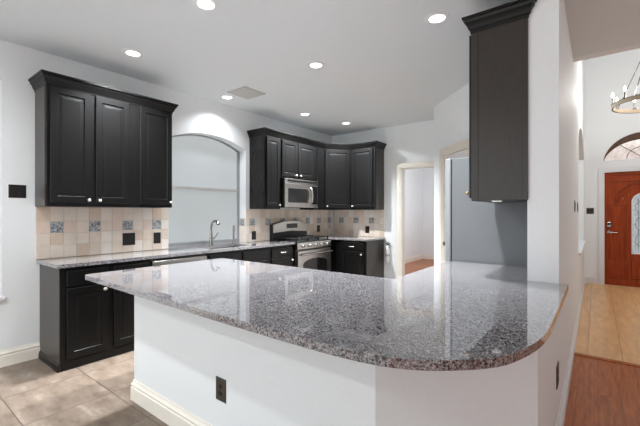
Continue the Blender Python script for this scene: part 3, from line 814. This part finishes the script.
plate('black outlet plate on tiles between window and range', 'outlet', (XW + .0095, 3.70, 1.01), 90, .085, .13, mat=M['bronze_dark'])
plate('black outlet plate on tiles right of the range near the corner', 'outlet', (XW + .0095, 5.30, 1.06), 90, .085, .125, mat=M['bronze_dark'])
plate('black outlet plate on the back wall tiles', 'outlet', (-3.33, YB - .0095, 1.045), 0, .085, .125, mat=M['bronze_dark'])
plate('nearer of two black switch plates on the hall wall', 'switch', (-.18, 4.65, 1.42), 90, .12, .12, 'switch', 2, M['bronze_dark'])
plate('farther of two black switch plates on the hall wall', 'switch', (-.18, 5.36, 1.42), 90, .12, .12, 'switch', 2, M['bronze_dark'])
plate('bronze switch plate on the entry wall left of front door', 'switch', (-.09, 8.65, 1.39), 0, .115, .115, 'switch', 2)

# ---------------------------------------------------------------- fire extinguisher
t = thing('fire_extinguisher', 'small white fire extinguisher hung beside the back doorway', 'fire extinguisher', (-2.905, YB - .045, .47))
MB().lathe([(.001, 0), (.036, .004), (.04, .02), (.04, .25), (.034, .29), (.018, .31), (.016, .325), (.001, .326)], n=20).build('cylinder', M['white_plastic'], t, smooth=35)
b = MB().box(-.012, .03, -.012, .012, .32, .345); b.tube([(-.02, 0, .35), (.02, 0, .362), (.06, 0, .335)], .008, 8); b.tube([(-.015, 0, .34), (.025, 0, .335), (.055, 0, .30)], .007, 8); b.build('valve_handle', M['black'], t)
MB().box(-.03, .03, .03, .044, .05, .30).build('bracket', M['white'], t)
MB().lathe([(.0405, .12), (.0408, .121), (.0408, .16), (.0405, .161)], n=20).build('label_band', M['blade'], t)

# ---------------------------------------------------------------- ceiling fixtures
def downlight(x, y, label, k, beam, z=H):
    t = thing('ceiling_light', label, 'ceiling light', (x, y, z), 0, 'recessed ceiling lights')
    MB().lathe([(.058, .0), (.095, .0), (.095, .004), (.085, .008), (.066, .009), (.058, .004), (.058, 0)], (0, 0, 0), '-z', 32).build('trim_ring', M['white'], t, smooth=30)
    MB().lathe([(.001, .002), (.060, .002), (.060, .006), (.001, .0065)], (0, 0, 0), '-z', 28).build('lens', M['lamp'], t, smooth=30)
    l = bpy.data.lights.new('lamp_light', 'AREA'); l.shape = 'DISK'; l.size = .13; l.energy = DOWNLIGHT_W * k; l.spread = math.radians(beam); l.color = (.93, .97, 1)
    o = bpy.data.objects.new('lamp_light', l); COL.objects.link(o); o.parent = t; o.location = (0, 0, -.012)
for x, y, k, beam, lab in [(-2.247, 1.558, .3, 84, 'largest recessed ceiling light at the top edge, nearest the camera'), (-3.484, 1.612, .9, 114, 'recessed ceiling light above the left pair of upper cabinets'),
                  (-2.278, 2.89, 1.15, 104, 'recessed ceiling light alone in the middle of the kitchen ceiling'), (-.982, 2.769, .5, 92, 'recessed ceiling light beside the hanging cabinet by the column'),
                  (-3.83, 2.975, .13, 124, 'recessed ceiling light beside the air vent above the sink'), (-3.539, 4.217, 1.2, 131, 'recessed ceiling light in front of the microwave cabinet'),
                  (-3.345, 5.061, .8, 134, 'farthest recessed ceiling light, nearest the back corner')]:
    downlight(x, y, lab, k, beam)
# two unseen fill lamps added before the bar to brighten the left wall
for i, (x, y) in enumerate(((-2.75, -.15), (-2.2, -1.7))):
    o = struct(MB().lathe([(.001, .002), (.058, .002), (.058, 0), (.095, 0), (.095, .004), (.066, .009), (.06, .006), (.001, .0065)], (x, y, H), '-z', 28).build('added_fill_lamp_%d' % (i + 1), M['lamp'], smooth=30))
    l = bpy.data.lights.new('lamp_light', 'AREA'); l.shape = 'DISK'; l.size = .13; l.energy = FILL_W; l.spread = math.radians(165); l.color = (.95, .98, 1)
    q = bpy.data.objects.new('lamp_light', l); COL.objects.link(q); q.location = (x, y, H - .012)
t = thing('air_vent', 'square white slatted air vent on the ceiling above the window', 'vent', (-3.50, 3.02, H), 0)
b = MB(); s = .17
for (x0, x1, y0, y1) in ((-s, s, -s, -s + .025), (-s, s, s - .025, s), (-s, -s + .025, -s, s), (s - .025, s, -s, s)): b.box(x0, x1, y0, y1, -.01, 0)
b.build('frame', M['blade'], t, bevel=.003)
MB().box(-s + .02, s - .02, -s + .02, s - .02, -.003, 0).build('backing', M['steel_dark'], t)
for k in range(9):
    y = -.13 + k * .0325
    MB().loft([[(-.145, y - .012, -.003), (-.145, y + .010, -.011), (-.145, y + .012, -.009), (-.145, y - .010, -.001)], [(.145, y - .012, -.003), (.145, y + .010, -.011), (.145, y + .012, -.009), (.145, y - .010, -.001)]]).build('slat', M['blade'], t)

# ---------------------------------------------------------------- chandelier
CH = (.63, 6.48, 2.80); CR = .455
t = thing('chandelier', 'round ring chandelier with candle bulbs hanging in the entry', 'chandelier', CH)
def ring(r0, r1, z0, z1, n=48):
    return MB().loft([[(r * math.cos(a), r * math.sin(a), z) for r, z in ((r0, z0), (r1, z0), (r1, z1), (r0, z1))] for a in [2 * PI * k / n for k in range(n)]], close=True)
ring(CR - .012, CR, 0, .055).build('ring_band', M['chandelier_wood'], t, smooth=30)
b = ring(CR, CR + .005, -.004, .004); b2 = ring(CR, CR + .005, .051, .059); b.add(b2.v, b2.f); b.build('metal_rim', M['steel_dark'], t)
MB().lathe([(.001, 1.0), (.03, .99), (.035, .93), (.02, .90), (.001, .895)]).build('hub', M['steel_dark'], t, smooth=40)
MB().tube([(0, 0, .98), (0, 0, 2.39)], .008, 8).build('stem', M['steel_dark'], t)
MB().lathe([(.07, 2.40), (.07, 2.385), (.04, 2.37), (.001, 2.37)]).build('canopy', M['steel_dark'], t)
for k in range(4):
    a = PI * .82 + k * PI / 2
    MB().tube([(CR * math.cos(a), CR * math.sin(a), .05), (.025 * math.cos(a), .025 * math.sin(a), .94)], .006, 8).build('rod', M['steel_dark'], t)
for k in range(10):
    a = 2 * PI * k / 10 + .12; x, y = (CR - .006) * math.cos(a), (CR - .006) * math.sin(a)
    o = MB().lathe([(.022, .055), (.022, .06), (.011, .064), (.011, .15), (.001, .151)], (x, y, 0), 'z', 12).build('candle', M['steel_dark'], t, smooth=40)
    MB().lathe([(.008, .15), (.014, .166), (.015, .18), (.009, .205), (.001, .22)], (x, y, 0), 'z', 12).build('bulb', M['bulb'], o, smooth=50)
    l = bpy.data.lights.new('candle_light', 'POINT'); l.energy = CHANDELIER_W; l.color = (1, .975, .94); l.shadow_soft_size = .03
    q = bpy.data.objects.new('candle_light', l); COL.objects.link(q); q.parent = o; q.location = (x * 1.0, y * 1.0, .26)

# unseen fill light added to brighten the room behind the doorway
l = bpy.data.lights.new('back_room_fill', 'AREA'); l.shape = 'RECTANGLE'; l.size = 1.4; l.size_y = 1.6; l.energy = BACK_FILL_W; l.color = (.97, .98, 1)
o = bpy.data.objects.new('back_room_fill', l); COL.objects.link(o); o.location = (-2.0, 8.2, 1.7); o.rotation_euler = (PI / 2, 0, PI / 2)
